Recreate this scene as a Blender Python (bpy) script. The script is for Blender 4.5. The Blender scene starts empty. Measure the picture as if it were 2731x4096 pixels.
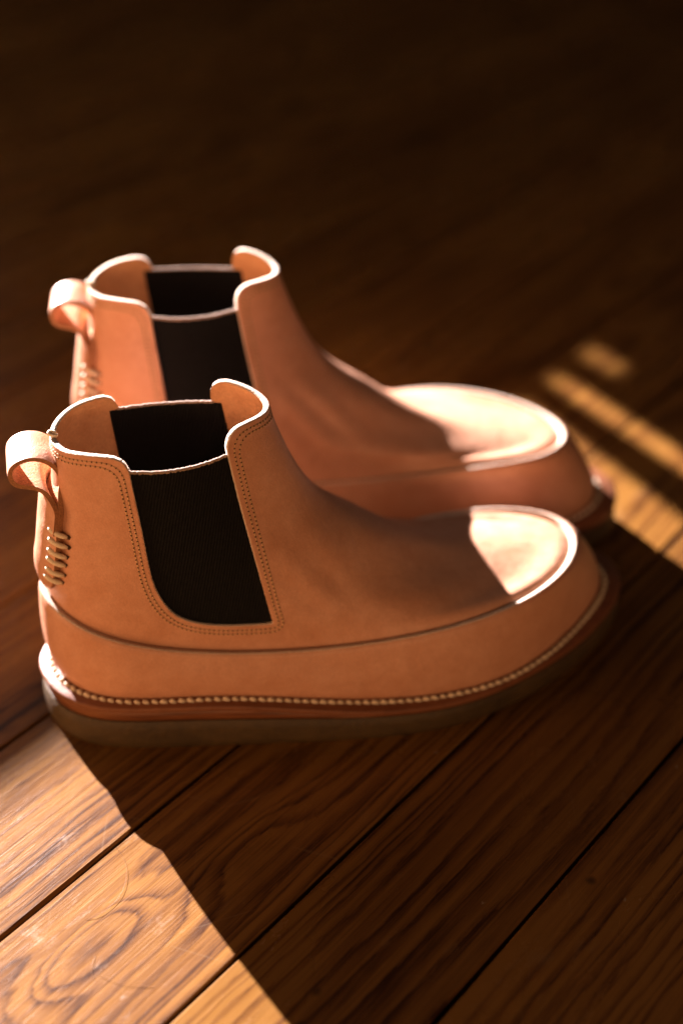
import bpy, bmesh, math, random
import numpy as np
from mathutils import Matrix, Vector

random.seed(7)
rng = np.random.default_rng(7)
sc = bpy.context.scene
COL = sc.collection

# ------------------------------------------------------------------ camera
CAM_H, CAM_PITCH = 0.495, 36.4
cam_d = bpy.data.cameras.new('camera')
cam = bpy.data.objects.new('camera', cam_d); COL.objects.link(cam)
cam.location = (0, 0, CAM_H)
cam.rotation_euler = (math.radians(90 - CAM_PITCH), 0, 0)
cam_d.sensor_fit = 'VERTICAL'; cam_d.sensor_height = 36.0; cam_d.sensor_width = 24.0
cam_d.lens = 50.0
cam_d.clip_start = 0.02; cam_d.clip_end = 60
cam_d.dof.use_dof = True
cam_d.dof.focus_distance = 0.617
cam_d.dof.aperture_fstop = 2.7
cam_d.dof.aperture_blades = 0
sc.camera = cam

# ------------------------------------------------------------------ light
SUN_AZ, SUN_EL = 146.0, 18.5          # azimuth the light travels to (clockwise from +Y), elevation
w = bpy.data.worlds.new('World'); sc.world = w; w.use_nodes = True
bg = w.node_tree.nodes['Background']
bg.inputs[0].default_value = (1.0, 0.80, 0.64, 1); bg.inputs[1].default_value = 0.0035

sun_d = bpy.data.lights.new('sun', 'SUN'); sun_d.energy = 4.7; sun_d.angle = math.radians(0.53)
sun_d.color = (1.0, 0.85, 0.83)
sun = bpy.data.objects.new('sun', sun_d); COL.objects.link(sun)
az, el = math.radians(SUN_AZ), math.radians(SUN_EL)
LDIR = Vector((math.sin(az) * math.cos(el), math.cos(az) * math.cos(el), -math.sin(el)))
sun.rotation_euler = LDIR.to_track_quat('-Z', 'Y').to_euler()
sun.location = (-1.5, 2.5, 2.2)

def area(name, loc, target, sx, sy, power, color):
    d = bpy.data.lights.new(name, 'AREA'); d.shape = 'RECTANGLE'; d.size = sx; d.size_y = sy
    d.energy = power; d.color = color
    o = bpy.data.objects.new(name, d); COL.objects.link(o); o.location = loc
    o.rotation_euler = (Vector(target) - Vector(loc)).to_track_quat('-Z', 'Y').to_euler()
    return o
# added fill lamps, low and warm, standing in for bounced light
area('room_fill', (0.0, -1.25, 0.36), (0.0, 0.6, 0.10), 1.7, 0.26, 1.22, (1.0, 0.49, 0.21))
area('side_fill', (-1.15, 0.12, 0.20), (0.0, 0.6, 0.10), 0.6, 0.3, 0.72, (1.0, 0.48, 0.21))  # added at the left to brighten the far boot's near side

sc.view_settings.view_transform = 'Standard'; sc.view_settings.look = 'None'
sc.view_settings.exposure = 3.4; sc.view_settings.gamma = 1.0
sc.cycles.use_denoising = True
sc.cycles.max_bounces = 8
sc.cycles.sample_clamp_indirect = 8.0

# ------------------------------------------------------------------ helpers
def mesh_obj(name, verts, faces, mat=None, parent=None, smooth=True, kind=None):
    me = bpy.data.meshes.new(name)
    me.from_pydata([tuple(map(float, v)) for v in verts], [], [tuple(f) for f in faces])
    me.update()
    if smooth:
        me.polygons.foreach_set('use_smooth', [True] * len(me.polygons))
    if mat is not None:
        for m in (mat if isinstance(mat, (list, tuple)) else [mat]): me.materials.append(m)
    o = bpy.data.objects.new(name, me); COL.objects.link(o)
    if parent is not None: o.parent = parent
    if kind: o['kind'] = kind
    return o

def empty(name, loc, rz, label, cat, group=None):
    o = bpy.data.objects.new(name, None); COL.objects.link(o)
    o.empty_display_size = 0.05
    o.location = loc; o.rotation_euler = (0, 0, rz)
    o['label'] = label; o['category'] = cat
    if group: o['group'] = group
    return o

def fix_normals(o):
    bm = bmesh.new(); bm.from_mesh(o.data)
    bmesh.ops.recalc_face_normals(bm, faces=bm.faces)
    bm.to_mesh(o.data); bm.free()

# --------------------------------------------------------------- materials
def nodes(name):
    m = bpy.data.materials.new(name); m.use_nodes = True
    nt = m.node_tree
    return m, nt, nt.nodes['Principled BSDF']

def N(nt, t, **kw):
    n = nt.nodes.new(t)
    for k, v in kw.items():
        if k.startswith('i_'): n.inputs[k[2:].replace('_', ' ')].default_value = v
        else: setattr(n, k, v)
    return n

def ramp(nt, stops, interp='LINEAR'):
    r = nt.nodes.new('ShaderNodeValToRGB'); cr = r.color_ramp; cr.interpolation = interp
    while len(cr.elements) < len(stops): cr.elements.new(0.5)
    for e, (p, c) in zip(cr.elements, stops):
        e.position = p; e.color = (*c, 1) if len(c) == 3 else c
    return r

def math_n(nt, op, a, b=None, c=None):
    n = nt.nodes.new('ShaderNodeMath'); n.operation = op
    for i, v in enumerate((a, b, c)):
        if v is None: continue
        if isinstance(v, (int, float)): n.inputs[i].default_value = v
        else: nt.links.new(v, n.inputs[i])
    return n.outputs[0]

def mix_rgb(nt, mode, fac, a, b):
    n = nt.nodes.new('ShaderNodeMix'); n.data_type = 'RGBA'; n.blend_type = mode
    for idx, v in ((0, fac), (6, a), (7, b)):
        if isinstance(v, (int, float)): n.inputs[idx].default_value = v
        elif isinstance(v, tuple): n.inputs[idx].default_value = (*v, 1) if len(v) == 3 else v
        else: nt.links.new(v, n.inputs[idx])
    return n.outputs[2]

def leather_mat(name, base, dark, rough=0.42, bump=0.25, fine=1400, mottle=0.55, spec=0.4, coat=0.0):
    m, nt, b = nodes(name); L = nt.links
    tc = N(nt, 'ShaderNodeTexCoord')
    n1 = N(nt, 'ShaderNodeTexNoise', i_Scale=22.0, i_Detail=5.0, i_Roughness=0.6); L.new(tc.outputs['Object'], n1.inputs['Vector'])
    n2 = N(nt, 'ShaderNodeTexNoise', i_Scale=130.0, i_Detail=4.0, i_Roughness=0.65); L.new(tc.outputs['Object'], n2.inputs['Vector'])
    n3 = N(nt, 'ShaderNodeTexVoronoi', i_Scale=float(fine)); L.new(tc.outputs['Object'], n3.inputs['Vector'])
    n4 = N(nt, 'ShaderNodeTexNoise', i_Scale=float(fine) * 0.8, i_Detail=2.0); L.new(tc.outputs['Object'], n4.inputs['Vector'])
    s = math_n(nt, 'ADD', math_n(nt, 'MULTIPLY', n1.outputs[0], 0.55), math_n(nt, 'MULTIPLY', n2.outputs[0], 0.45))
    r = ramp(nt, [(0.5 - 0.3 * mottle, dark), (0.5 + 0.22 * mottle, base)]); L.new(s, r.inputs[0])
    c = mix_rgb(nt, 'MULTIPLY', 0.30, r.outputs[0], n4.outputs[0])
    L.new(c, b.inputs['Base Color'])
    rr = N(nt, 'ShaderNodeMapRange'); L.new(n2.outputs[0], rr.inputs[0])
    rr.inputs[3].default_value = rough - 0.08; rr.inputs[4].default_value = rough + 0.14
    L.new(rr.outputs[0], b.inputs['Roughness'])
    b.inputs['Specular IOR Level'].default_value = spec
    b.inputs['Coat Weight'].default_value = coat; b.inputs['Coat Roughness'].default_value = 0.15
    h = math_n(nt, 'ADD', math_n(nt, 'MULTIPLY', n3.outputs[0], 0.35), math_n(nt, 'ADD', math_n(nt, 'MULTIPLY', n4.outputs[0], 0.5), math_n(nt, 'MULTIPLY', n2.outputs[0], 1.6)))
    n5 = N(nt, 'ShaderNodeTexNoise', i_Scale=38.0, i_Detail=3.0, i_Roughness=0.5, i_Distortion=0.8); L.new(tc.outputs['Object'], n5.inputs['Vector'])
    b0 = N(nt, 'ShaderNodeBump', i_Strength=0.22, i_Distance=0.004); L.new(n5.outputs[0], b0.inputs['Height'])
    bp = N(nt, 'ShaderNodeBump', i_Strength=bump, i_Distance=0.0008); L.new(h, bp.inputs['Height']); L.new(b0.outputs[0], bp.inputs['Normal'])
    L.new(bp.outputs[0], b.inputs['Normal'])
    return m

def plain_mat(name, col, rough=0.6, var=0.25, scale=300.0, bump=0.0, dist=0.0004, spec=0.3):
    m, nt, b = nodes(name); L = nt.links
    tc = N(nt, 'ShaderNodeTexCoord')
    n1 = N(nt, 'ShaderNodeTexNoise', i_Scale=scale, i_Detail=4.0, i_Roughness=0.65); L.new(tc.outputs['Object'], n1.inputs['Vector'])
    d = tuple(x * (1 - var) for x in col); u = tuple(min(1, x * (1 + var)) for x in col)
    r = ramp(nt, [(0.3, d), (0.7, u)]); L.new(n1.outputs[0], r.inputs[0])
    L.new(r.outputs[0], b.inputs['Base Color'])
    b.inputs['Roughness'].default_value = rough; b.inputs['Specular IOR Level'].default_value = spec
    if bump:
        bp = N(nt, 'ShaderNodeBump', i_Strength=bump, i_Distance=dist); L.new(n1.outputs[0], bp.inputs['Height'])
        L.new(bp.outputs[0], b.inputs['Normal'])
    return m

LEATHER = leather_mat('veg_tan_leather', (0.72, 0.395, 0.26), (0.53, 0.24, 0.13), mottle=0.9)
LINING = leather_mat('lining_leather', (0.72, 0.40, 0.215), (0.55, 0.27, 0.13), rough=0.6, bump=0.5, fine=900, spec=0.2)
RAW = plain_mat('raw_leather_edge', (0.80, 0.62, 0.50), 0.85, 0.35, 1600, 1.0, 0.0009, 0.15)
SUEDE = plain_mat('suede_back', (0.62, 0.33, 0.19), 0.9, 0.35, 1100, 1.0, 0.0008, 0.1)
DARKEDGE = plain_mat('strap_cut_edge', (0.33, 0.16, 0.08), 0.75, 0.35, 1500, 0.8, 0.0006, 0.2)
WELT = leather_mat('welt_leather', (0.23, 0.085, 0.036), (0.15, 0.048, 0.018), rough=0.45, bump=0.2)
THREAD = plain_mat('waxed_thread', (0.70, 0.60, 0.45), 0.55, 0.25, 2500, 0.6, 0.0003, 0.3)
FINETHREAD = plain_mat('fine_thread', (0.55, 0.36, 0.19), 0.6, 0.25, 2500, 0.3, 0.0002, 0.3)
HOLE = plain_mat('needle_hole', (0.045, 0.022, 0.012), 0.9, 0.2, 900)
TRIM = plain_mat('elastic_hem', (0.34, 0.25, 0.2), 0.8, 0.5, 2200, 1.0, 0.0004, 0.2)

def midsole_mat():
    m, nt, b = nodes('stacked_leather_edge'); L = nt.links
    tc = N(nt, 'ShaderNodeTexCoord')
    mp = N(nt, 'ShaderNodeMapping'); mp.inputs['Scale'].default_value = (25, 25, 700); L.new(tc.outputs['Object'], mp.inputs[0])
    n1 = N(nt, 'ShaderNodeTexNoise', i_Scale=1.0, i_Detail=4.0, i_Roughness=0.6); L.new(mp.outputs[0], n1.inputs['Vector'])
    r = ramp(nt, [(0.3, (0.065, 0.02, 0.008)), (0.52, (0.15, 0.05, 0.018)), (0.7, (0.24, 0.088, 0.03))]); L.new(n1.outputs[0], r.inputs[0])
    L.new(r.outputs[0], b.inputs['Base Color']); b.inputs['Roughness'].default_value = 0.42
    bp = N(nt, 'ShaderNodeBump', i_Strength=0.5, i_Distance=0.0005); L.new(n1.outputs[0], bp.inputs['Height']); L.new(bp.outputs[0], b.inputs['Normal'])
    return m
MIDSOLE = midsole_mat()

def crepe_mat():
    m, nt, b = nodes('crepe_rubber'); L = nt.links
    tc = N(nt, 'ShaderNodeTexCoord')
    n1 = N(nt, 'ShaderNodeTexNoise', i_Scale=420.0, i_Detail=5.0, i_Roughness=0.7); L.new(tc.outputs['Object'], n1.inputs['Vector'])
    n2 = N(nt, 'ShaderNodeTexNoise', i_Scale=60.0, i_Detail=3.0); L.new(tc.outputs['Object'], n2.inputs['Vector'])
    s = math_n(nt, 'ADD', math_n(nt, 'MULTIPLY', n1.outputs[0], 0.5), math_n(nt, 'MULTIPLY', n2.outputs[0], 0.5))
    r = ramp(nt, [(0.35, (0.03, 0.016, 0.0035)), (0.65, (0.075, 0.042, 0.010))]); L.new(s, r.inputs[0])
    L.new(r.outputs[0], b.inputs['Base Color']); b.inputs['Roughness'].default_value = 0.6
    b.inputs['Subsurface Weight'].default_value = 0.25; b.inputs['Subsurface Radius'].default_value = (1.0, 0.5, 0.1); b.inputs['Subsurface Scale'].default_value = 0.006
    bp = N(nt, 'ShaderNodeBump', i_Strength=0.7, i_Distance=0.0008); L.new(n1.outputs[0], bp.inputs['Height']); L.new(bp.outputs[0], b.inputs['Normal'])
    return m
CREPE = crepe_mat()

def gore_mat():
    m, nt, b = nodes('black_elastic'); L = nt.links
    tc = N(nt, 'ShaderNodeTexCoord')
    wv = N(nt, 'ShaderNodeTexWave', i_Scale=240.0, i_Distortion=1.2, i_Detail=1.0); wv.bands_direction = 'X'
    mp = N(nt, 'ShaderNodeMapping'); mp.inputs['Rotation'].default_value = (0, math.radians(-12), 0)
    L.new(tc.outputs['Object'], mp.inputs[0]); L.new(mp.outputs[0], wv.inputs['Vector'])
    n1 = N(nt, 'ShaderNodeTexNoise', i_Scale=900.0, i_Detail=3.0); L.new(tc.outputs['Object'], n1.inputs['Vector'])
    c = ramp(nt, [(0.3, (0.003, 0.0035, 0.004)), (0.8, (0.010, 0.010, 0.011))]); L.new(n1.outputs[0], c.inputs[0])
    L.new(c.outputs[0], b.inputs['Base Color']); b.inputs['Roughness'].default_value = 0.85
    b.inputs['Specular IOR Level'].default_value = 0.12
    bp = N(nt, 'ShaderNodeBump', i_Strength=0.5, i_Distance=0.0006); L.new(wv.outputs[1], bp.inputs['Height']); L.new(bp.outputs[0], b.inputs['Normal'])
    return m
GORE = gore_mat()

# wood ----------------------------------------------------------------
def wood_mat(name, cy, cz, tilt, seed, knots=(), tone=1.0):
    """Old stained pine: growth rings cut lengthwise, fibres, worn finish. Coordinates are the plank's own."""
    m, nt, b = nodes(name); L = nt.links
    tc = N(nt, 'ShaderNodeTexCoord'); info = N(nt, 'ShaderNodeObjectInfo')
    sep = N(nt, 'ShaderNodeSeparateXYZ'); L.new(tc.outputs['Object'], sep.inputs[0])
    off = math_n(nt, 'MULTIPLY', info.outputs['Random'], 37.0)
    comb = N(nt, 'ShaderNodeCombineXYZ'); L.new(sep.outputs[0], comb.inputs[0]); L.new(sep.outputs[1], comb.inputs[1])
    L.new(math_n(nt, 'ADD', off, seed * 3.7), comb.inputs[2])
    P = comb.outputs[0]
    def stretched(sx, sy, detail=3.0, rough=0.55):
        mp = N(nt, 'ShaderNodeMapping'); mp.inputs['Scale'].default_value = (sx, sy, 1.0); L.new(P, mp.inputs[0])
        n = N(nt, 'ShaderNodeTexNoise', i_Scale=1.0, i_Detail=detail, i_Roughness=rough); L.new(mp.outputs[0], n.inputs['Vector'])
        return n.outputs[0]
    x, y = sep.outputs[0], sep.outputs[1]
    wob = math_n(nt, 'MULTIPLY', math_n(nt, 'SUBTRACT', stretched(1.6, 7.0, 2.0), 0.5), 0.045)
    wob2 = math_n(nt, 'MULTIPLY', math_n(nt, 'SUBTRACT', stretched(12.0, 30.0, 2.0), 0.5), 0.006)
    yy = math_n(nt, 'ADD', math_n(nt, 'SUBTRACT', y, cy), wob2)
    zz = math_n(nt, 'ADD', math_n(nt, 'ADD', math_n(nt, 'MULTIPLY', x, tilt), cz), wob)
    r = math_n(nt, 'SQRT', math_n(nt, 'ADD', math_n(nt, 'MULTIPLY', yy, yy), math_n(nt, 'MULTIPLY', zz, zz)))
    for (kx, ky, ax, ay, amp) in knots:
        dx = math_n(nt, 'DIVIDE', math_n(nt, 'SUBTRACT', x, kx), ax)
        dy = math_n(nt, 'DIVIDE', math_n(nt, 'SUBTRACT', y, ky), ay)
        q = math_n(nt, 'ADD', math_n(nt, 'MULTIPLY', dx, dx), math_n(nt, 'MULTIPLY', dy, dy))
        g = math_n(nt, 'MULTIPLY', math_n(nt, 'POWER', 2.718, math_n(nt, 'MULTIPLY', q, -1.0)), amp)
        r = math_n(nt, 'ADD', r, g)
    rn = N(nt, 'ShaderNodeTexNoise', i_Scale=1.0, i_Detail=2.0); rn.noise_dimensions = '1D'
    L.new(math_n(nt, 'ADD', math_n(nt, 'MULTIPLY', r, 70.0), off), rn.inputs['W'])
    r = math_n(nt, 'ADD', math_n(nt, 'ADD', r, math_n(nt, 'MULTIPLY', rn.outputs[0], 0.012)), math_n(nt, 'MULTIPLY', stretched(45.0, 330.0, 4.0, 0.65), 0.0042))
    ring = math_n(nt, 'FRACT', math_n(nt, 'MULTIPLY', r, 190.0))
    rr = ramp(nt, [(0.0, (0.1,) * 3), (0.3, (0.08,) * 3), (0.7, (0.62,) * 3), (0.82, (0.85,) * 3), (0.93, (0.4,) * 3), (1.0, (0.1,) * 3)]); L.new(ring, rr.inputs[0])
    fib = stretched(14.0, 900.0, 4.0, 0.7)
    fib2 = stretched(6.0, 240.0, 3.0, 0.6)
    blot = stretched(7.0, 13.0, 4.0, 0.6)
    t = math_n(nt, 'ADD', math_n(nt, 'MULTIPLY', rr.outputs[0], 0.62), math_n(nt, 'ADD', math_n(nt, 'MULTIPLY', math_n(nt, 'SUBTRACT', fib2, 0.5), 1.1), math_n(nt, 'MULTIPLY', math_n(nt, 'SUBTRACT', fib, 0.5), 0.9)))
    t = math_n(nt, 'ADD', t, math_n(nt, 'MULTIPLY', math_n(nt, 'SUBTRACT', blot, 0.45), 0.9))
    k = tone * 0.265
    col = ramp(nt, [(0.0, (0.74 * k, 0.345 * k, 0.075 * k)), (0.35, (0.49 * k, 0.205 * k, 0.046 * k)), (0.7, (0.17 * k, 0.060 * k, 0.018 * k)), (1.0, (0.075 * k, 0.028 * k, 0.012 * k))])
    L.new(t, col.inputs[0])
    c = col.outputs[0]
    # grey-white scuffs where the varnish has worn, small flecks of old paint, dark dents
    sc1 = stretched(28.0, 60.0, 6.0, 0.72)
    f1 = ramp(nt, [(0.60, (0, 0, 0)), (0.74, (1, 1, 1))]); L.new(sc1, f1.inputs[0])
    c = mix_rgb(nt, 'MIX', math_n(nt, 'MULTIPLY', f1.outputs[0], 0.30), c, (0.23, 0.145, 0.08))
    sc2 = stretched(70.0, 120.0, 3.0, 0.6)
    f2 = ramp(nt, [(0.72, (0, 0, 0)), (0.75, (1, 1, 1))]); L.new(sc2, f2.inputs[0])
    c = mix_rgb(nt, 'MIX', math_n(nt, 'MULTIPLY', f2.outputs[0], 0.55), c, (0.25, 0.215, 0.17))
    vd = N(nt, 'ShaderNodeTexVoronoi', i_Scale=26.0); vd.inputs['Randomness'].default_value = 1.0; L.new(P, vd.inputs['Vector'])
    f3 = ramp(nt, [(0.045, (1, 1, 1)), (0.085, (0, 0, 0))]); L.new(vd.outputs[0], f3.inputs[0])
    c = mix_rgb(nt, 'MIX', math_n(nt, 'MULTIPLY', f3.outputs[0], 0.7), c, (0.02, 0.01, 0.006))
    for ang, sy_, th in ((0.5, 420.0, 0.71), (-0.7, 500.0, 0.72), (1.2, 380.0, 0.72)):      # fine scratches
        mr = N(nt, 'ShaderNodeMapping'); mr.inputs['Rotation'].default_value = (0, 0, ang); L.new(P, mr.inputs[0])
        ms = N(nt, 'ShaderNodeMapping'); ms.inputs['Scale'].default_value = (16.0, sy_, 1.0); L.new(mr.outputs[0], ms.inputs[0])
        ns = N(nt, 'ShaderNodeTexNoise', i_Scale=1.0, i_Detail=2.0, i_Roughness=0.5); L.new(ms.outputs[0], ns.inputs['Vector'])
        fs_ = ramp(nt, [(th, (0, 0, 0)), (th + 0.03, (1, 1, 1))]); L.new(ns.outputs[0], fs_.inputs[0])
        c = mix_rgb(nt, 'MIX', math_n(nt, 'MULTIPLY', fs_.outputs[0], 0.16), c, (0.22, 0.15, 0.09))
    L.new(c, b.inputs['Base Color'])
    ro = math_n(nt, 'ADD', 0.20, math_n(nt, 'ADD', math_n(nt, 'MULTIPLY', blot, 0.16), math_n(nt, 'MULTIPLY', f1.outputs[0], 0.2)))
    L.new(ro, b.inputs['Roughness']); b.inputs['Specular IOR Level'].default_value = 0.3
    h = math_n(nt, 'ADD', math_n(nt, 'MULTIPLY', rr.outputs[0], 0.07), math_n(nt, 'ADD', math_n(nt, 'MULTIPLY', fib, 0.5), math_n(nt, 'MULTIPLY', sc1, 0.8)))
    h = math_n(nt, 'SUBTRACT', h, math_n(nt, 'MULTIPLY', f3.outputs[0], 0.6))
    bp = N(nt, 'ShaderNodeBump', i_Strength=0.4, i_Distance=0.0006); L.new(h, bp.inputs['Height']); L.new(bp.outputs[0], b.inputs['Normal'])
    return m

# ------------------------------------------------------------------ floor
PA = math.radians(39.5)                                   # planks run this far clockwise from +Y
dA = np.array([math.sin(PA), math.cos(PA)]); nB = np.array([math.cos(PA), -math.sin(PA)])
PANG = math.atan2(dA[1], dA[0])
def ab(a, b): return dA * a + nB * b

sub = plain_mat('subfloor_dark', (0.02, 0.014, 0.01), 0.9)
vs = [(*ab(a, b), -0.03) for a, b in ((-1.6, 1.6), (-1.6, -2.0), (3.2, -2.0), (3.2, 1.6))]
floor = mesh_obj('floor', vs, [(0, 1, 2, 3)], sub, smooth=False); fix_normals(floor)
floor['kind'] = 'structure'

WOODS = [wood_mat('pine_plank_a', 0.010, 0.030, 0.020, 1), wood_mat('pine_plank_b', -0.02, 0.045, -0.03, 2, tone=0.92),
         wood_mat('pine_plank_c', 0.03, 0.02, 0.015, 3, knots=((0.30, 0.01, 0.05, 0.02, 0.02),)), wood_mat('pine_plank_d', -0.045, 0.06, 0.01, 4, tone=0.85)]
KNOT = wood_mat('pine_plank_knot', 0.012, 0.012, 0.055, 6, knots=((-0.035, 0.010, 0.042, 0.013, 0.022), (0.045, -0.006, 0.035, 0.014, 0.014)))

edges = [-0.4316, -0.3457, -0.2638, -0.1832]
while edges[0] > -1.62: edges.insert(0, edges[0] - 0.0835 - random.uniform(-.001, .001))
while edges[-1] < 1.2: edges.append(edges[-1] + 0.0825 + random.uniform(-.001, .001))

def plank_mesh(width, length):
    """Board with eased, slightly uneven long edges, top at z=0."""
    nx = 60; hw = width / 2 - 0.0008
    prof = [(-hw, -0.02), (-hw, -0.0008), (-hw + 0.0008, 0.0), (hw - 0.0008, 0.0), (hw, -0.0008), (hw, -0.02)]
    vs, fs = [], []
    for i in range(nx + 1):
        x = -length / 2 + length * i / nx
        for j, (y, z) in enumerate(prof):
            jit = rng.normal(0, 0.00022) if j in (1, 2, 3, 4) else 0
            vs.append((x, y + jit * np.sign(y), z - (abs(jit) if j in (1, 4) else 0)))
    P = len(prof)
    for i in range(nx):
        for j in range(P - 1):
            fs.append((i * P + j, (i + 1) * P + j, (i + 1) * P + j + 1, i * P + j + 1))
    fs.append(tuple(range(P))); fs.append(tuple(nx * P + j for j in reversed(range(P))))
    return vs, fs

for i in range(len(edges) - 1):
    b0, b1 = edges[i], edges[i + 1]
    if b0 < -0.38 and b1 > -0.40 and False: pass
    special = abs(b0 + 0.3457) < 1e-6
    vs, fs = plank_mesh(b1 - b0, 4.0)
    o = mesh_obj('plank', vs, fs, KNOT if special else WOODS[(i * 3 + i // 4) % 4], floor, smooth=False)
    fix_normals(o)
    a0 = 0.25 if special else 0.7 + random.uniform(-0.3, 0.3)
    p = ab(a0, (b0 + b1) / 2)
    o.location = (p[0], p[1], random.uniform(-0.0003, 0.0002)); o.rotation_euler = (0, 0, PANG)
    if special: o['label'] = 'pine plank with a swirling knot in the sunlit corner'

# ------------------------------------------------ wall with the window (outside the frame)
BW = -1.62                                               # wall plane (inner face), in plank coordinates
t_e = math.tan(el)
sb = -(nB[0] * LDIR.x + nB[1] * LDIR.y) / math.cos(el)   # sun direction, per horizontal metre
sa = -(dA[0] * LDIR.x + dA[1] * LDIR.y) / math.cos(el)
def to_wall(a, b):
    """floor point -> where its sun ray crosses the wall's inner face (a, z)"""
    d = (BW - b) / sb
    return a + sa * d, d * t_e
PLASTER = plain_mat('wall_plaster', (0.10, 0.08, 0.065), 0.9, 0.15, 40, 0.2, 0.001)
FRAMEM = plain_mat('window_paint', (0.16, 0.12, 0.09), 0.5, 0.1, 60)
_, SILL_Z = to_wall(0, -0.405)
WIN_A0 = to_wall(-0.75, -0.3)[0]
def tau_a(tau):
    """position along the wall of the sun ray that runs over the floor along a + b*sa/|sb| = tau"""
    k = -sa / sb
    return to_wall(tau - k * -0.4, -0.4)[0]
WIN_A1 = tau_a(0.705)
WIN_TOP = SILL_Z + 1.25
def wbox(bm, a0, a1, b0, b1, z0, z1):
    c = [(*ab(a, b), z) for z in (z0, z1) for a, b in ((a0, b0), (a1, b0), (a1, b1), (a0, b1))]
    v = [bm.verts.new(p) for p in c]
    for f in ((3, 2, 1, 0), (4, 5, 6, 7), (0, 1, 5, 4), (1, 2, 6, 5), (2, 3, 7, 6), (3, 0, 4, 7)):
        bm.faces.new([v[k] for k in f])
def bm_obj(name, bm, mat, parent=None):
    me = bpy.data.meshes.new(name); bmesh.ops.recalc_face_normals(bm, faces=bm.faces); bm.to_mesh(me); bm.free()
    me.materials.append(mat); o = bpy.data.objects.new(name, me); COL.objects.link(o)
    if parent: o.parent = parent
    return o
T = 0.09
bm = bmesh.new()
wbox(bm, -3.2, WIN_A0, BW - T, BW, -0.03, 3.4); wbox(bm, WIN_A1, 4.5, BW - T, BW, -0.03, 3.4)
wbox(bm, WIN_A0, WIN_A1, BW - T, BW, -0.03, SILL_Z - 0.03); wbox(bm, WIN_A0, WIN_A1, BW - T, BW, WIN_TOP, 3.4)
wall = bm_obj('wall', bm, PLASTER); wall['kind'] = 'structure'
bm = bmesh.new(); wbox(bm, WIN_A0 + .002, WIN_A1 - .002, BW - 0.06, BW - 0.002, SILL_Z - 0.028, SILL_Z)
bm_obj('window_sill', bm, FRAMEM, wall)
def bar(name, t0, t1, z0, z1, t0_top=None):
    """upright member; t0..t1 is where its shadow runs on the floor, t0_top lets it widen upwards"""
    sh = 0.04 * sa / -sb; bm = bmesh.new()
    b0, b1 = BW - 0.046, BW - 0.034
    c = [(*ab(a + sh, b), z) for z, ta in ((z0, t0), (z1, t0 if t0_top is None else t0_top)) for a, b in ((tau_a(ta), b0), (tau_a(t1), b0), (tau_a(t1), b1), (tau_a(ta), b1))]
    v = [bm.verts.new(p) for p in c]
    for f in ((3, 2, 1, 0), (4, 5, 6, 7), (0, 1, 5, 4), (1, 2, 6, 5), (2, 3, 7, 6), (3, 0, 4, 7)): bm.faces.new([v[k] for k in f])
    bm_obj(name, bm, FRAMEM, wall)
zT = to_wall(0, -0.2)[1]
bar('shadow_bar', 0.574, 0.594, SILL_Z + .002, zT, 0.558)  # added blocker, tapered to shape the light wedge beside the far toe
bar('shadow_bar', 0.558, 0.594, zT + .001, WIN_TOP - .002, 0.40)  # upper part of the same added blocker
bar('glazing_bar', 0.613, 0.637, SILL_Z + .002, WIN_TOP - .002)
bar('light_blocker', 0.6375, 0.660, to_wall(0, -0.348)[1], WIN_TOP - .002)  # added blocker that cuts the small patch of floor light short
bar('light_blocker', 0.6605, 0.70, SILL_Z + .002, WIN_TOP - .002)  # added blocker closing the opening beyond that patch
wc = ab((WIN_A0 + tau_a(0.556)) / 2, BW - 0.02); wt = ab((WIN_A0 + tau_a(0.556)) / 2, 1.0)
area('window_sky', (wc[0], wc[1], (SILL_Z + WIN_TOP) / 2), (wt[0], wt[1], (SILL_Z + WIN_TOP) / 2), tau_a(0.556) - WIN_A0, WIN_TOP - SILL_Z, 0.30, (1.0, 0.88, 0.80))

# ------------------------------------------------------------------ boot surface
def cspline(xk, yk, periodic=False):
    """cubic spline evaluator, yk (n, d)"""
    xk = np.asarray(xk, float); yk = np.asarray(yk, float); n = len(xk)
    h = np.diff(xk)
    A = np.zeros((n, n)); B = np.zeros_like(yk)
    for i in range(1, n - 1):
        A[i, i - 1] = h[i - 1]; A[i, i] = 2 * (h[i - 1] + h[i]); A[i, i + 1] = h[i]
        B[i] = 6 * ((yk[i + 1] - yk[i]) / h[i] - (yk[i] - yk[i - 1]) / h[i - 1])
    if periodic:
        A[0, 0] = 1; A[0, -1] = -1
        A[-1, 0] = 2 * h[0]; A[-1, 1] = h[0]; A[-1, -2] = h[-1]; A[-1, -1] = 2 * h[-1]
        B[-1] = 6 * ((yk[1] - yk[0]) / h[0] - (yk[-1] - yk[-2]) / h[-1])
    else:
        A[0, 0] = A[-1, -1] = 1
    M = np.linalg.solve(A, B)
    def f(x):
        x = np.asarray(x, float)
        if periodic: x = xk[0] + np.mod(x - xk[0], xk[-1] - xk[0])
        i = np.clip(np.searchsorted(xk, x, side='right') - 1, 0, n - 2)
        t = (x - xk[i])[..., None]; hh = h[i][..., None]
        a, b_ = yk[i], yk[i + 1]; ma, mb = M[i], M[i + 1]
        u = hh - t
        return ma * u ** 3 / (6 * hh) + mb * t ** 3 / (6 * hh) + (a / hh - ma * hh / 6) * u + (b_ / hh - mb * hh / 6) * t
    return f

def interp(xs, ys): return lambda x: np.interp(x, xs, ys)
def smooth_interp(xs, ys):
    f = cspline(xs, np.array(ys)[:, None])
    return lambda x: f(np.clip(x, xs[0], xs[-1]))[..., 0]

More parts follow.
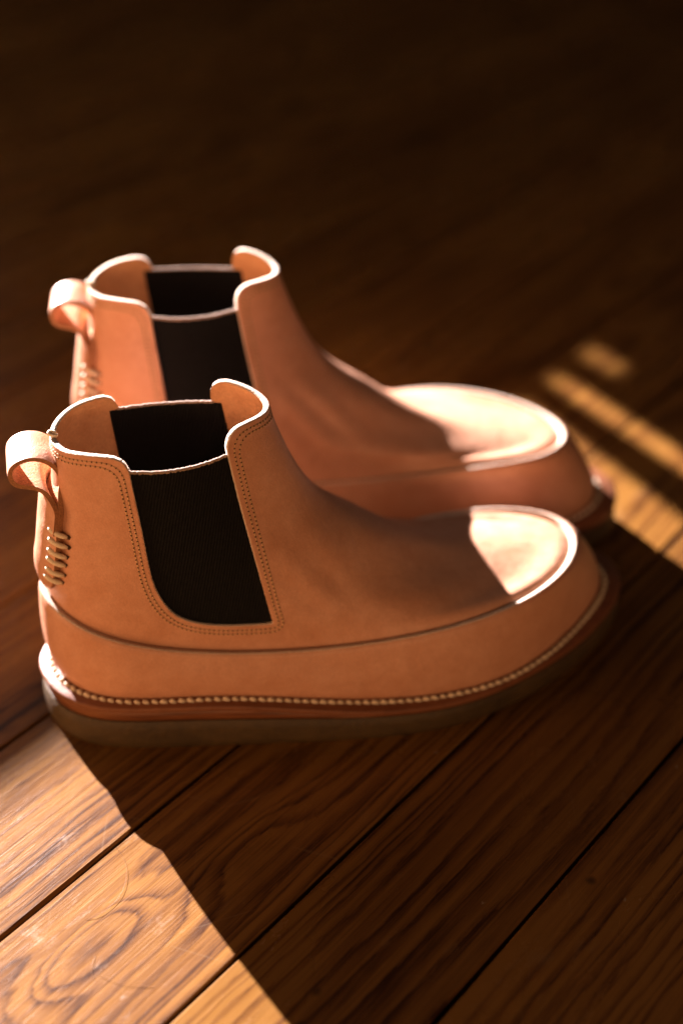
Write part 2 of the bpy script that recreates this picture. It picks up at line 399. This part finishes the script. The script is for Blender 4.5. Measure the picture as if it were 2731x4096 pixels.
# everything below in millimetres, X heel->toe, Y medial positive, Z up
zf = smooth_interp([0, 50, 95, 125, 155, 185, 215, 260, 310], [27.5, 27, 26.5, 23, 19.3, 17.5, 17.5, 19.8, 24])   # top of welt
zct = smooth_interp([0, 95, 140, 185, 230, 310], [16.5, 16.5, 14.5, 12.8, 12.8, 16.5])                       # top of crepe
zb0 = smooth_interp([0, 180, 215, 250, 285, 310], [0, 0, 0, 1.0, 2.8, 4.5])                                          # underside

OUT = np.array([(6.5, 3), (8.5, -9), (14, -20.5), (25, -31), (44, -38.5), (75, -44.5), (105, -49.5), (136, -54.5), (165, -58), (190, -58.5),
                (213, -55.5), (238, -47.5), (265, -35), (287, -19.5), (301.5, -4.5), (308, 11), (306.5, 26), (299, 38), (284, 46.5), (262, 50.5), (235, 52.5),
                (205, 51), (175, 47), (140, 41), (105, 37.5), (70, 38.5), (42, 38), (24.5, 32), (12.5, 19.5)], float)
def closed_curve(pts, n):
    p = np.vstack([pts, pts[:1]]); d = np.concatenate([[0], np.cumsum(np.linalg.norm(np.diff(p, axis=0), axis=1))])
    f = cspline(d, p, True)
    q = f(np.linspace(0, d[-1], n * 6, endpoint=False))
    qq = np.vstack([q, q[:1]]); dd = np.concatenate([[0], np.cumsum(np.linalg.norm(np.diff(qq, axis=0), axis=1))])
    s = np.linspace(0, dd[-1], n, endpoint=False)
    return np.stack([np.interp(s, dd, qq[:, k]) for k in range(qq.shape[1])], 1)
NO = 220
OUTC = closed_curve(OUT, NO)
def offset_closed(c, d):
    t = np.roll(c, -1, 0) - np.roll(c, 1, 0); t /= np.linalg.norm(t, axis=1)[:, None]
    n = np.stack([t[:, 1], -t[:, 0]], 1)
    ctr = c.mean(0); s = np.sign(((c - ctr) * n).sum()); 
    return c + n * s * np.asarray(d)[..., None] if np.ndim(d) else c + n * s * d

# rings: back(x,y,z), front(x,y,z), side z at 30..150 deg, lateral y, medial y
RINGS = [
 ((15, 3, None), (296.5, 13.5, None), None, (-26.5, -38.5, -48, -46, -15), (26.5, 29.5, 36.5, 44.5, 38)),
 ((13.5, 3, 50), (288, 12.5, 40), (46.5, 41.5, 35.5, 36, 38.5), (-27, -38.5, -47, -46.5, -18), (26.5, 30.5, 36, 42, 35)),
 ((16, 3, 74), (275, 8, 56), (66, 53.5, 50, 55.5, 56.5), (-24, -35, -42, -43.5, -22), (23.5, 28.5, 32, 35.5, 29)),
 ((17, 2, 82), (261, 7.5, 58.8), (76, 66, 61, 60, 58.6), (-23.5, -34.5, -39.5, -38, -18), (22.5, 28.5, 31.5, 32, 24.5)),
 ((18, 1, 92), (236, 5.5, 61.2), (88, 80, 73, 65.5, 61.4), (-22.5, -33.5, -37, -34, -17), (21.5, 28.5, 31.5, 31.5, 22)),
 ((19.5, 0, 103), (205, 3, 68.5), (100, 94, 86.5, 77.5, 70), (-21.5, -32, -35, -29.5, -13.5), (20.5, 28.5, 31.5, 27.5, 16.5)),
 ((21.5, 0, 115), (175, 1, 85.5), (113, 107, 101, 95.5, 89), (-20, -30.5, -33.5, -27.5, -13.5), (19.5, 28.5, 31.5, 26, 14.5)),
 ((23.5, 0, 126), (152, 0, 102.5), (124, 119, 114, 110.5, 105.5), (-18.5, -29, -32, -26, -13.5), (18.5, 28, 31, 25, 13.5)),
 ((25, 0, 137), (138, 0, 120), (136, 132, 128, 125.5, 122), (-17.5, -28, -31, -25, -13.5), (17.5, 27.5, 30.5, 24.5, 13.5)),
 ((26, 0, 148), (129.5, 0, 139), (147.5, 145, 143, 141, 139.5), (-17, -27, -30, -24.5, -13.5), (17, 27, 30, 24.5, 13.5)),
 ((27, 0, 160), (123, 0, 160), (160, 160, 160, 160, 160), (-16.5, -26, -29.5, -24.5, -13.5), (16.5, 26, 29.5, 24.5, 13.5)),
 ((27.5, 0, 173), (119, 0, 182), (173, 175, 177, 179, 181), (-16.5, -26, -29.5, -24.5, -13.5), (16.5, 26, 29.5, 24.5, 13.5)),
]
def build_surface(nphi, vs):
    g = (1 - np.cos(np.radians([0, 30, 60, 90, 120, 150, 180]))) / 2
    ctl = []
    for bk, fr, zs, yl, ym in RINGS:
        X = bk[0] + (fr[0] - bk[0]) * g
        if zs is None: Z = zf(X)
        else: Z = np.array([bk[2], *zs, fr[2]], float)
        YL = np.array([bk[1], *yl, fr[1]], float); YM = np.array([bk[1], *ym, fr[1]], float)
        ring = [(X[i], YL[i], Z[i]) for i in range(7)] + [(X[i], YM[i], Z[i]) for i in range(5, 0, -1)]
        ring.append(ring[0]); ctl.append(ring)
    ctl = np.array(ctl)                                    # (12, 13, 3)
    ph = np.linspace(0, 2 * np.pi, nphi, endpoint=False)
    f = cspline(np.linspace(0, 2 * np.pi, 13), ctl.transpose(1, 0, 2).reshape(13, -1), True)
    rings = f(ph).reshape(nphi, len(RINGS), 3)
    fv = cspline(np.arange(len(RINGS), dtype=float), rings.transpose(1, 0, 2).reshape(len(RINGS), -1))
    return fv(np.asarray(vs, float)).reshape(len(vs), nphi, 3)         # (nv, nphi, 3)

def grid_normals(S):
    du = np.roll(S, -1, 1) - np.roll(S, 1, 1)
    dv = np.gradient(S, axis=0)
    n = np.cross(du, dv); n /= np.linalg.norm(n, axis=2)[..., None] + 1e-12
    ctr = S.mean((0, 1))
    if ((S - ctr) * n).sum() < 0: n = -n
    return n

# gore outline in side view (X, Z); its upper end runs past the collar
GPOLY = cspline(np.arange(17.), np.array([(57.2, 190), (57.4, 170), (57.8, 152), (59.2, 135), (60.8, 116), (62.3, 98), (65, 86), (70, 76.5), (78, 70.4), (88, 67.3), (98, 66), (108, 65.4), (113.3, 65.2), (113.3, 65.2), (113.3, 65.2), (113.3, 65.2), (113.3, 65.2)], float))(np.linspace(0, 12, 160))
GPOLY = np.vstack([GPOLY, np.stack([np.interp(np.linspace(0, 1, 60), [0, .13, .32, .51, .67, 1], [115.2, 112.2, 108.2, 104.2, 101.2, 96.5]), np.linspace(65.6, 190, 60)], 1)])
def sd_poly(P, poly):
    """signed distance, positive outside"""
    shp = P.shape[:-1]; Q = P.reshape(-1, 2); a = poly; b_ = np.roll(poly, -1, 0)
    best = np.full(len(Q), 1e9); inside = np.zeros(len(Q), bool)
    for p0, p1 in zip(a, b_):
        e = p1 - p0; L2 = e @ e + 1e-12
        t = np.clip(((Q - p0) @ e) / L2, 0, 1)[:, None]
        d = np.linalg.norm(Q - p0 - t * e, axis=1); best = np.minimum(best, d)
        c = (p0[1] > Q[:, 1]) != (p1[1] > Q[:, 1])
        xx = e[0] * (Q[:, 1] - p0[1]) / (e[1] if abs(e[1]) > 1e-9 else 1e-9) + p0[0]
        inside ^= c & (Q[:, 0] < xx)
    return np.where(inside, -best, best).reshape(shp)
ZC = smooth_interp([20, 27, 36, 48, 58, 77, 97, 104, 112, 123, 130], [157, 157, 158.5, 159, 158.5, 158, 161.5, 163, 163, 161, 160])
ZG = lambda X: 150.6 - 1.0 * (1 - ((X - 78) / 21.0) ** 2)
def smin(a, b, k):
    h = np.clip(0.5 + 0.5 * (b - a) / k, 0, 1)
    return b + (a - b) * h - k * h * (1 - h)
def leather_field(S):
    return smin(sd_poly(S[..., [0, 2]], GPOLY), ZC(S[..., 0]) - S[..., 2], 9.0)

def clip_grid(S, G, wrap=True, extra=None):
    """keep the part of the grid where G>0; cut cells are cut along the zero line"""
    nv, nu = G.shape; idx = -np.ones(G.shape, int); vs = []; fs = []; cache = {}
    keep = np.argwhere(G > 0)
    for k, (i, j) in enumerate(keep): idx[i, j] = k
    vs = [S[i, j] for i, j in keep]
    def cut(a, b):
        key = (a, b) if a < b else (b, a)
        if key not in cache:
            ga, gb = G[a], G[b]; t = ga / (ga - gb)
            cache[key] = len(vs); vs.append(S[a] + (S[b] - S[a]) * t)
        return cache[key]
    J = nu if wrap else nu - 1
    for i in range(nv - 1):
        for j in range(J):
            c = [(i, j), (i, (j + 1) % nu), (i + 1, (j + 1) % nu), (i + 1, j)]
            s = [G[q] > 0 for q in c]
            if all(s): fs.append([idx[q] for q in c]); continue
            if not any(s): continue
            poly = []
            for k in range(4):
                a, b_ = c[k], c[(k + 1) % 4]
                if s[k]: poly.append(idx[a])
                if s[k] != s[(k + 1) % 4]: poly.append(cut(a, b_))
            if len(poly) >= 3: fs.append(poly)
    return vs, fs

def contour(G, level, fields):
    """polylines where G == level; every field (nv, nu, 3) is carried along"""
    nv, nu = G.shape; segs = {}; pts = {}
    H = G - level
    def cut(a, b):
        key = (a, b) if a < b else (b, a)
        if key not in pts:
            t = H[a] / (H[a] - H[b]); pts[key] = [F[a] + (F[b] - F[a]) * t for F in fields]
        return key
    for i in range(nv - 1):
        for j in range(nu):
            c = [(i, j), (i, (j + 1) % nu), (i + 1, (j + 1) % nu), (i + 1, j)]
            s = [H[q] > 0 for q in c]
            if all(s) or not any(s): continue
            ks = [cut(c[k], c[(k + 1) % 4]) for k in range(4) if s[k] != s[(k + 1) % 4]]
            if len(ks) == 2:
                segs.setdefault(ks[0], []).append(ks[1]); segs.setdefault(ks[1], []).append(ks[0])
    out = []; seen = set()
    ends = [k for k in segs if len(segs[k]) == 1] + list(segs)
    for s0 in ends:
        if s0 in seen: continue
        line = [s0]; seen.add(s0); cur = s0
        while True:
            nx = [q for q in segs[cur] if q not in seen]
            if not nx: break
            cur = nx[0]; seen.add(cur); line.append(cur)
        closed = len(line) > 4 and line[0] in segs[line[-1]]
        out.append(([np.array([pts[k][f] for k in line]) for f in range(len(fields))], closed))
    return out

def resample(P, F, step, closed):
    if closed: P = np.vstack([P, P[:1]]); F = np.vstack([F, F[:1]])
    d = np.concatenate([[0], np.cumsum(np.linalg.norm(np.diff(P, axis=0), axis=1))])
    n = max(2, int(d[-1] / step)); s = np.linspace(0, d[-1], n, endpoint=not closed)
    q = np.stack([np.interp(s, d, P[:, k]) for k in range(3)], 1); f = np.stack([np.interp(s, d, F[:, k]) for k in range(3)], 1)
    return q, f / (np.linalg.norm(f, axis=1)[:, None] + 1e-9)

def capsule_tpl(nseg=6, nlen=6):
    """unit stitch along +X, length 1, radius 0.5, slightly sunk at both ends"""
    vs, fs = [], []
    for i in range(nlen + 1):
        t = i / nlen; x = t - 0.5; r = 0.5 * max(0.12, math.sin(math.pi * (0.06 + 0.88 * t)) ** 0.55)
        zc = -0.35 * (2 * t - 1) ** 2
        for k in range(nseg):
            a = 2 * math.pi * k / nseg; vs.append((x, r * math.cos(a), r * math.sin(a) + zc))
    for i in range(nlen):
        for k in range(nseg):
            fs.append((i * nseg + k, (i + 1) * nseg + k, (i + 1) * nseg + (k + 1) % nseg, i * nseg + (k + 1) % nseg))
    fs.append(tuple(range(nseg))[::-1]); fs.append(tuple(nlen * nseg + k for k in range(nseg)))
    return np.array(vs), fs

def frame(t, n):
    t = t / np.linalg.norm(t); b_ = np.cross(n, t); b_ /= np.linalg.norm(b_) + 1e-9; n = np.cross(t, b_)
    return np.stack([t, b_, n], 1)

def tube(P, r, nseg=8, closed=False):
    n = len(P); vs, fs = [], []
    T_ = np.gradient(P, axis=0) if not closed else np.roll(P, -1, 0) - np.roll(P, 1, 0)
    up = np.array([0, 0, 1.0])
    for i in range(n):
        t = T_[i] / (np.linalg.norm(T_[i]) + 1e-9)
        a = np.cross(t, up if abs(t[2]) < 0.95 else np.array([1.0, 0, 0])); a /= np.linalg.norm(a); b_ = np.cross(t, a)
        rr = r[i] if np.ndim(r) else r
        for k in range(nseg):
            q = 2 * math.pi * k / nseg; vs.append(P[i] + rr * (math.cos(q) * a + math.sin(q) * b_))
    for i in range(n if closed else n - 1):
        for k in range(nseg):
            i2 = (i + 1) % n
            fs.append((i * nseg + k, i2 * nseg + k, i2 * nseg + (k + 1) % nseg, i * nseg + (k + 1) % nseg))
    if not closed:
        fs.append(tuple(range(nseg))[::-1]); fs.append(tuple((n - 1) * nseg + k for k in range(nseg)))
    return vs, fs

MM = 0.001
def mm(vs): return np.asarray(vs, float) * MM

def make_boot(root):
    def part(name, vs, fs, mat, parent=None, smooth=True, kind=None, fix=True):
        o = mesh_obj(name, mm(vs), fs, mat, parent or root, smooth, kind)
        if fix: fix_normals(o)
        return o
    # ---- sole: crepe, stacked midsole, welt, each its own layer following the outline
    def layer(name, lo, hi, inset, mat, bulge=0.0, rnd=0.6):
        rows = []
        n = 7
        for k in range(n + 1):
            t = k / n
            e = inset - bulge * math.sin(math.pi * t) + (rnd if k in (0, n) else 0.0)
            c = offset_closed(OUTC, -e)
            L_, H_ = lo(OUTC[:, 0]), hi(OUTC[:, 0])
            tt = t
            rows.append(np.column_stack([c, L_ + (H_ - L_) * tt]))
        inner = offset_closed(OUTC, -16.0)
        rows.append(np.column_stack([inner, hi(OUTC[:, 0])])); rows.insert(0, np.column_stack([inner, lo(OUTC[:, 0])]))
        vs = np.vstack(rows); fs = []
        R_ = len(rows)
        for r_ in range(R_ - 1):
            for j in range(NO):
                fs.append((r_ * NO + j, r_ * NO + (j + 1) % NO, (r_ + 1) * NO + (j + 1) % NO, (r_ + 1) * NO + j))
        fs.append([j for j in range(NO)][::-1]); fs.append([(R_ - 1) * NO + j for j in range(NO)])
        o = part(name, vs, fs, mat)
        md = o.modifiers.new('edge', 'EDGE_SPLIT'); md.split_angle = math.radians(50)
        return o
    layer('crepe_sole', zb0, lambda x: zct(x), 0.4, CREPE, 0.5, 0.9)
    layer('midsole', lambda x: zct(x) + 0.05, lambda x: zf(x) - 3.35, 1.7, MIDSOLE, 0.5, 0.4)
    layer('welt', lambda x: zf(x) - 3.3, lambda x: zf(x), 0.2, WELT, 0.35, 0.5)

    # ---- mudguard: outer leather band from the welt to the raw top edge
    NU = 300
    vs_ = np.linspace(0, 2, 34)
    S = build_surface(NU, vs_); Nn = grid_normals(S)
    thick = 4.0
    off = np.interp(vs_, [0, 0.35, 1.85, 2.0], [0.6, 2.2, thick, thick - 0.5])[:, None, None]
    outer = S + Nn * off; inner = S - Nn * 0.15
    outer[0] = S[0]; outer[0, :, 2] -= 1.5
    nv = len(vs_)
    top = S[-1] + Nn[-1] * (thick - 1.1)[None] if False else (S[-1] + Nn[-1] * (thick - 1.0))
    up = S[-1] - S[-3]; up /= np.linalg.norm(up, axis=1)[:, None]
    top = top + up * 0.5
    rows = [outer[i] for i in range(nv)] + [top, S[-1] + Nn[-1] * 0.2 + up * 0.35, inner[-1] - up * 1.5]
    V = np.vstack(rows); fs = []; R_ = len(rows); mats = []
    for r_ in range(R_ - 1):
        for j in range(NU):
            fs.append((r_ * NU + j, r_ * NU + (j + 1) % NU, (r_ + 1) * NU + (j + 1) % NU, (r_ + 1) * NU + j)); mats.append(1 if r_ >= nv - 1 else 0)
    mg = part('mudguard', V, fs, [LEATHER, RAW], fix=True)
    mg.data.polygons.foreach_set('material_index', mats)

    # ---- upper (vamp and quarters in one piece of leather) cut out for the gores
    NU = 420
    vv = np.linspace(1.6, 11, 300)
    S = build_surface(NU, vv); Nn = grid_normals(S)
    G = leather_field(S)
    # flex folds at the ankle bend and slight unevenness of the hide
    X_, Y_, Z_ = S[..., 0], S[..., 1], S[..., 2]
    fold = np.exp(-((X_ - 142) / 26) ** 2 - ((Z_ - 92) / 24) ** 2) * np.sin(2 * np.pi * ((X_ - 142) * 0.75 + (Z_ - 92) * 0.66) / 14.0 + 0.9 * np.sin(Y_ / 8.0))
    fold2 = np.exp(-((X_ - 38) / 14) ** 2 - ((Z_ - 100) / 22) ** 2) * np.sin(2 * np.pi * (Z_ * 0.9 - X_ * 0.5) / 17.0 + Y_ / 10.0)
    lump = np.sin(X_ / 11.0 + Y_ / 17.0) * np.sin(Z_ / 13.0 - Y_ / 14.0 + 1.0)
    fade = np.clip((Z_ - 62) / 10.0, 0, 1) * np.clip(G / 12.0, 0, 1)
    S = S + Nn * ((0.42 * fold + 0.22 * fold2 + 0.16 * lump) * fade)[..., None]
    V, F = clip_grid(S, G + rng.normal(0, 0.05, G.shape))
    up_ = part('upper', V, F, [LEATHER, LINING, RAW])
    sol = up_.modifiers.new('thickness', 'SOLIDIFY'); sol.thickness = 2.6 * MM; sol.offset = -1.0
    sol.use_rim = True; sol.material_offset = 1; sol.material_offset_rim = 2; sol.use_quality_normals = True

    # ---- elastic gores, set behind the leather
    Gg = -sd_poly(S[..., [0, 2]], GPOLY) + 4.5
    Gg = np.minimum(Gg, ZG(S[..., 0]) - S[..., 2])
    Sg = S - Nn * 1.9
    for side in (-1, 1):
        half = np.full(G.shape, -1e3)
        cols = slice(0, NU // 2 + 1) if side < 0 else slice(NU // 2, NU)
        half[:, cols] = Gg[:, cols]
        V, F = clip_grid(Sg, half)
        go = part('elastic_gore', V, F, GORE)
        s2 = go.modifiers.new('thickness', 'SOLIDIFY'); s2.thickness = 1.3 * MM; s2.offset = -1
        lines = contour(np.where(half > -900, ZG(S[..., 0]) - S[..., 2], -1e3), 0.0, [Sg, Nn])
        lines = [l for l in lines if len(l[0][0]) > 20]
        pl = max(lines, key=lambda l: len(l[0][0]))
        P, Fn = pl[0]
        msk = (sd_poly(P[:, [0, 2]], GPOLY) < 1.0)
        P = P[msk]; Fn = Fn[msk]
        o_ = np.argsort(P[:, 0]); P = P[o_] - Fn[o_] * 0.5
        jit = rng.normal(0, 0.10, P.shape); 
        vs, fs = tube(P + jit + np.array([0, 0, 0.15]), 0.75 + 0.12 * rng.random(len(P)), 6)
        part('hem', vs, fs, TRIM, go)

    # ---- double stitching round the gores and the collar (too fine to part singly)
    tv, tf = capsule_tpl(5, 4)
    holes_v, holes_f, st_v, st_f = [], [], [], []
    for lev in (2.6, 4.7):
        for (P, Fn), closed in contour(G, lev, [S, Nn]):
            if len(P) < 30: continue
            q, nn = resample(P, Fn, 2.15, closed)
            tt = np.roll(q, -1, 0) - q
            m_ = len(q) if closed else len(q) - 1
            for i in range(m_):
                a = q[i]; t = tt[i]; L_ = np.linalg.norm(t)
                if L_ > 5: continue
                Rm = frame(t, nn[i])
                base = len(st_v) and sum(len(x) for x in st_v) or 0
                st_v.append((tv * np.array([1.75, 0.75, 0.5])) @ Rm.T + a + t * 0.5 + nn[i] * 0.12)
                st_f += [tuple(k + base for k in f) for f in tf]
                hb = sum(len(x) for x in holes_v)
                ang = np.linspace(0, 2 * np.pi, 6, endpoint=False)
                ring = np.stack([0.5 * np.cos(ang), 0.5 * np.sin(ang), np.full(6, 0.06)], 1)
                holes_v.append(ring @ Rm.T + a); holes_f.append(tuple(hb + k for k in range(6)))
    part('stitching', np.vstack(st_v), st_f, FINETHREAD, up_, kind='stuff', fix=False)
    part('needle_holes', np.vstack(holes_v), holes_f, HOLE, up_, kind='stuff', fix=False)

    # ---- welt stitches: fat beads lying in the crease between welt and mudguard
    S0 = build_surface(600, [0.0, 0.05])[0]
    c2 = S0[:, :2]
    c2 = offset_closed(c2, 3.0)
    P = np.column_stack([c2, zf(c2[:, 0]) + 0.7])
    q, _ = resample(P, P, 4.15, True)
    bead = bpy.data.meshes.new('welt_stitch')
    bvs, bfs = capsule_tpl(8, 8)
    bvs = bvs * np.array([3.7, 2.5, 1.9])
    bead.from_pydata([tuple(v * MM) for v in bvs], [], bfs); bead.materials.append(THREAD)
    bead.polygons.foreach_set('use_smooth', [True] * len(bead.polygons))
    welt = [o for o in root.children if o.name.startswith('welt')][0]
    for i in range(len(q)):
        t = q[(i + 1) % len(q)] - q[i - 1]; a = math.atan2(t[1], t[0]) - 0.26
        o = bpy.data.objects.new('welt_stitch', bead); COL.objects.link(o); o.parent = welt
        o.location = tuple(q[i] * MM); o.rotation_euler = (0, 0, a + random.uniform(-.1, .1))
        k = random.uniform(0.9, 1.08); o.scale = (k, k, k)

    # ---- heel strip: reinforcement over the back seam with a rounded foot
    Sb = build_surface(720, np.linspace(2, 11, 181)); Nb = grid_normals(Sb)
    zs_back = Sb[:, 0, 2]
    def back_pt(z, yy, lift):
        """point on the back of the boot at height z and sideways offset yy"""
        i = int(np.clip(np.searchsorted(zs_back, z), 1, len(zs_back) - 1))
        t = (z - zs_back[i - 1]) / (zs_back[i] - zs_back[i - 1] + 1e-9)
        row = Sb[i - 1] * (1 - t) + Sb[i] * t; nr = Nb[i - 1] * (1 - t) + Nb[i] * t
        J = np.r_[np.arange(-150, 151)]
        ys = row[J, 1]; o_ = np.argsort(ys)
        c = np.interp(yy + row[0, 1], ys[o_], np.arange(len(J))[o_])
        k = int(np.clip(c, 0, len(J) - 2)); fr = c - k
        p = row[J[k]] * (1 - fr) + row[J[k + 1]] * fr; n = nr[J[k]] * (1 - fr) + nr[J[k + 1]] * fr
        n = n / np.linalg.norm(n)
        return p + n * lift, n
    zz = np.linspace(76.5, 128, 44)
    hw = np.interp(zz, [76.5, 78, 81, 86, 91, 96, 103, 112, 128], [1.5, 6.5, 10.0, 12.4, 13.6, 14.2, 14.6, 15, 14])
    NWS = 14; rowsO, rowsI = [], []
    for z, h in zip(zz, hw):
        ss = np.linspace(-1, 1, NWS)
        puff = 1.0 + 1.6 * math.exp(-((z - 88) / 9.0) ** 2)
        rowsO.append([back_pt(z, s * h, np.interp(z, [78, 96], [2.3, 4.4]) + puff * (1 - s * s) * 0.9 - 0.5 * abs(s) ** 6)[0] for s in ss])
        rowsI.append([back_pt(z, s * h * 0.995, 0.1)[0] for s in ss])
    V = np.array(rowsO + rowsI).reshape(-1, 3); nr_ = len(zz); fs = []; mats = []
    def quad_rows(off, flip):
        for i in range(nr_ - 1):
            for j in range(NWS - 1):
                a = off + i * NWS + j; q_ = (a, a + 1, a + NWS + 1, a + NWS)
                fs.append(q_[::-1] if flip else q_); mats.append(0)
    quad_rows(0, False); quad_rows(nr_ * NWS, True)
    ring = [i * NWS for i in range(nr_)] + [(nr_ - 1) * NWS + j for j in range(1, NWS)] + [i * NWS + NWS - 1 for i in range(nr_ - 2, -1, -1)] + [j for j in range(NWS - 2, 0, -1)]
    for a, b_ in zip(ring, ring[1:] + ring[:1]):
        fs.append((a, b_, b_ + nr_ * NWS, a + nr_ * NWS)); mats.append(1)
    hs = part('heel_strip', V, fs, [LEATHER, DARKEDGE]); hs.data.polygons.foreach_set('material_index', mats)
    es = hs.modifiers.new('edge', 'EDGE_SPLIT'); es.split_angle = math.radians(50)
    # whip stitches over both edges
    HOLES = []
    for side in (-1, 1):
        for z in np.linspace(90.5, 117.5, 6):
            h = float(np.interp(z, zz, hw))
            z2 = z + random.uniform(-.5, .5)
            p0, n0 = back_pt(z2 + 1.6, side * (h - 3.0), 4.9)
            p1, n1 = back_pt(z2 - 1.2, side * (h + 2.4), 0.4)
            pm = (p0 + p1) / 2 + (n0 + n1) / 2 * 2.6
            t = np.linspace(0, 1, 9)[:, None]
            C = (1 - t) ** 2 * p0 + 2 * t * (1 - t) * pm + t * t * p1
            vs, fs2 = tube(C, np.interp(np.linspace(0, 1, 9), [0, .15, .85, 1], [0.7, 1.35, 1.25, 0.7]), 7)
            st = part('whip_stitch', vs, fs2, THREAD, hs)
            ang = np.linspace(0, 2 * np.pi, 10, endpoint=False)
            Rm = frame(p1 - p0, n1)
            dk = np.stack([1.35 * np.cos(ang), 1.35 * np.sin(ang), np.zeros(10)], 1) @ Rm.T + back_pt(z2 - 1.3, side * (h + 2.7), 0.12)[0]
            HOLES.append(dk)
    part('awl_holes', np.vstack(HOLES), [tuple(range(i * 10, i * 10 + 10)) for i in range(len(HOLES))], HOLE, hs, kind='stuff', fix=False)
    # ---- pull tab: a strap folded into a loop above the heel strip
    lp = np.array([(33.5, 116), (33.0, 124), (31.6, 133), (29.5, 141.5), (26.4, 148.5), (21.2, 152.4), (14.8, 152.8), (9.4, 149.6), (8.2, 144.6), (11.0, 140.6), (16.6, 138.8), (22.0, 136.6), (25.8, 131.6), (28.2, 124.5), (29.6, 116)], float)
    # the strap's centre line sits on the back seam; these are measured on its near edge
    seam = lambda z: np.interp(z, zs_back, Sb[:, 0, 0])
    edge = lambda z: 0
    LP = lp.copy()
    dz = np.interp(lp[:, 1], [116, 150], [8.3, 4.4])
    LP[:, 0] -= dz * 0 + np.interp(lp[:, 1], [116, 136, 142], [6.0, 2.5, 0.0])
    f = cspline(np.arange(len(LP), dtype=float), LP); C = f(np.linspace(0, len(LP) - 1, 90))
    T_ = np.gradient(C, axis=0); T_ /= np.linalg.norm(T_, axis=1)[:, None]; Nn2 = np.stack([T_[:, 1], -T_[:, 0]], 1)
    # normal should point out of the loop
    cc = np.array([14, 146.0])
    if ((C[40] - cc) @ Nn2[40]) < 0: Nn2 = -Nn2
    th = 2.5; NW = 9
    V = []; mats = []; fs = []
    for i in range(len(C)):
        leg_in = i < len(C) / 2; z = C[i][1]
        wgt = float(np.interp(z, [127, 141], [1, 0])); wgt = wgt * wgt * (3 - 2 * wgt)
        if leg_in and i > 35 or (not leg_in and i < 60): wgt = wgt if wgt > 0.2 else 0.0
        hwid = 10.8 + 3.6 * wgt
        for lay in (0, 1):
            for k in range(NW):
                s = -1 + 2 * k / (NW - 1)
                p = C[i] + Nn2[i] * (th / 2 if lay == 0 else -th / 2) * (1 - 0.18 * abs(s) ** 8)
                q = np.array([p[0], s * hwid, p[1]])
                if wgt > 0:
                    L_ = 1.4 if leg_in else 4.0
                    sg = (-1 if leg_in else 1) * (1 if lay == 0 else -1)
                    q = q * (1 - wgt) + back_pt(z, s * hwid, L_ + sg * th / 2)[0] * wgt
                V.append(tuple(q))
    W2 = 2 * NW
    for i in range(len(C) - 1):
        for k in range(NW - 1):
            a = i * W2 + k; fs.append((a, a + 1, a + W2 + 1, a + W2)); mats.append(0)
            a = i * W2 + NW + k; fs.append((a, a + W2, a + W2 + 1, a + 1)); mats.append(1)
        for k in (0, NW - 1):
            a = i * W2 + k; fs.append((a, a + W2, a + W2 + NW, a + NW)); mats.append(2)
    for i in (0, len(C) - 1):
        for k in range(NW - 1):
            a = i * W2 + k; fs.append((a, a + 1, a + NW + 1, a + NW)); mats.append(2)
    pt = part('pull_tab', V, fs, [LEATHER, SUEDE, DARKEDGE]); pt.data.polygons.foreach_set('material_index', mats)
    es = pt.modifiers.new('edge', 'EDGE_SPLIT'); es.split_angle = math.radians(50)
    # knotted thread end on the collar, over the back seam
    kv = []
    for k in range(14):
        a = k / 13 * math.pi * 3
        kv.append((27.8 + 1.6 * math.cos(a) + k * 0.05, 1.2 * math.sin(a), 157.6 + 1.0 * math.sin(a * 0.7) + 0.04 * k))
    vs, fs2 = tube(np.array(kv), 0.75, 6)
    part('seam_knot', vs, fs2, THREAD, up_)
    return root

near = empty('leather_boot', (-0.152, 0.508, 0), math.radians(12.5),
             'sharper tan leather pull-on boot nearest the camera, black elastic side facing us', 'boot', 'pair of tan leather boots')
make_boot(near)

def copy_tree(o, parent=None):
    c = o.copy(); COL.objects.link(c)
    if parent is not None: c.parent = parent
    for ch in list(o.children): copy_tree(ch, c)
    return c
far = copy_tree(near)
far['label'] = 'blurred tan leather pull-on boot standing behind the nearer one'
far.location = (-0.1558, 0.6482, 0); far.rotation_euler = (0, 0, math.radians(5.7)); far.scale = (1.012, -1.012, 1.012)

# ------------------------------------------------------------------ loose hairs on the sunlit boards
HAIR = plain_mat('fine_hair', (0.16, 0.08, 0.035), 0.4, 0.2, 800)
def hair(pts, r, label):
    P = np.array(pts); f = cspline(np.arange(len(P), dtype=float), P); q = f(np.linspace(0, len(P) - 1, 40))
    zz = 0.0002 + 0.0004 * np.abs(np.sin(np.linspace(0, 3.1, 40)))
    vs, fs = tube(np.column_stack([q, zz]), r, 5)
    o = mesh_obj('hair_strand', vs, fs, HAIR); o['label'] = label; o['category'] = 'hair'; o['group'] = 'loose hairs on the floor'
hair([(-0.1001, 0.4204), (-0.0956, 0.4134), (-0.0935, 0.4054), (-0.094, 0.3964), (-0.0974, 0.3888), (-0.1024, 0.3834), (-0.1078, 0.3813)], 0.000055,
     'longest loose hair, bowed on the sunlit knotty plank')
hair([(-0.1013, 0.3634), (-0.1021, 0.3576), (-0.1012, 0.3537), (-0.0991, 0.3497)], 0.00005, 'shortest hooked hair near the sunlit bottom left corner')
hair([(-0.0984, 0.3537), (-0.093, 0.3515), (-0.0861, 0.3495), (-0.0755, 0.3483)], 0.00005, 'nearly straight hair crossing the sunlit plank at bottom left')
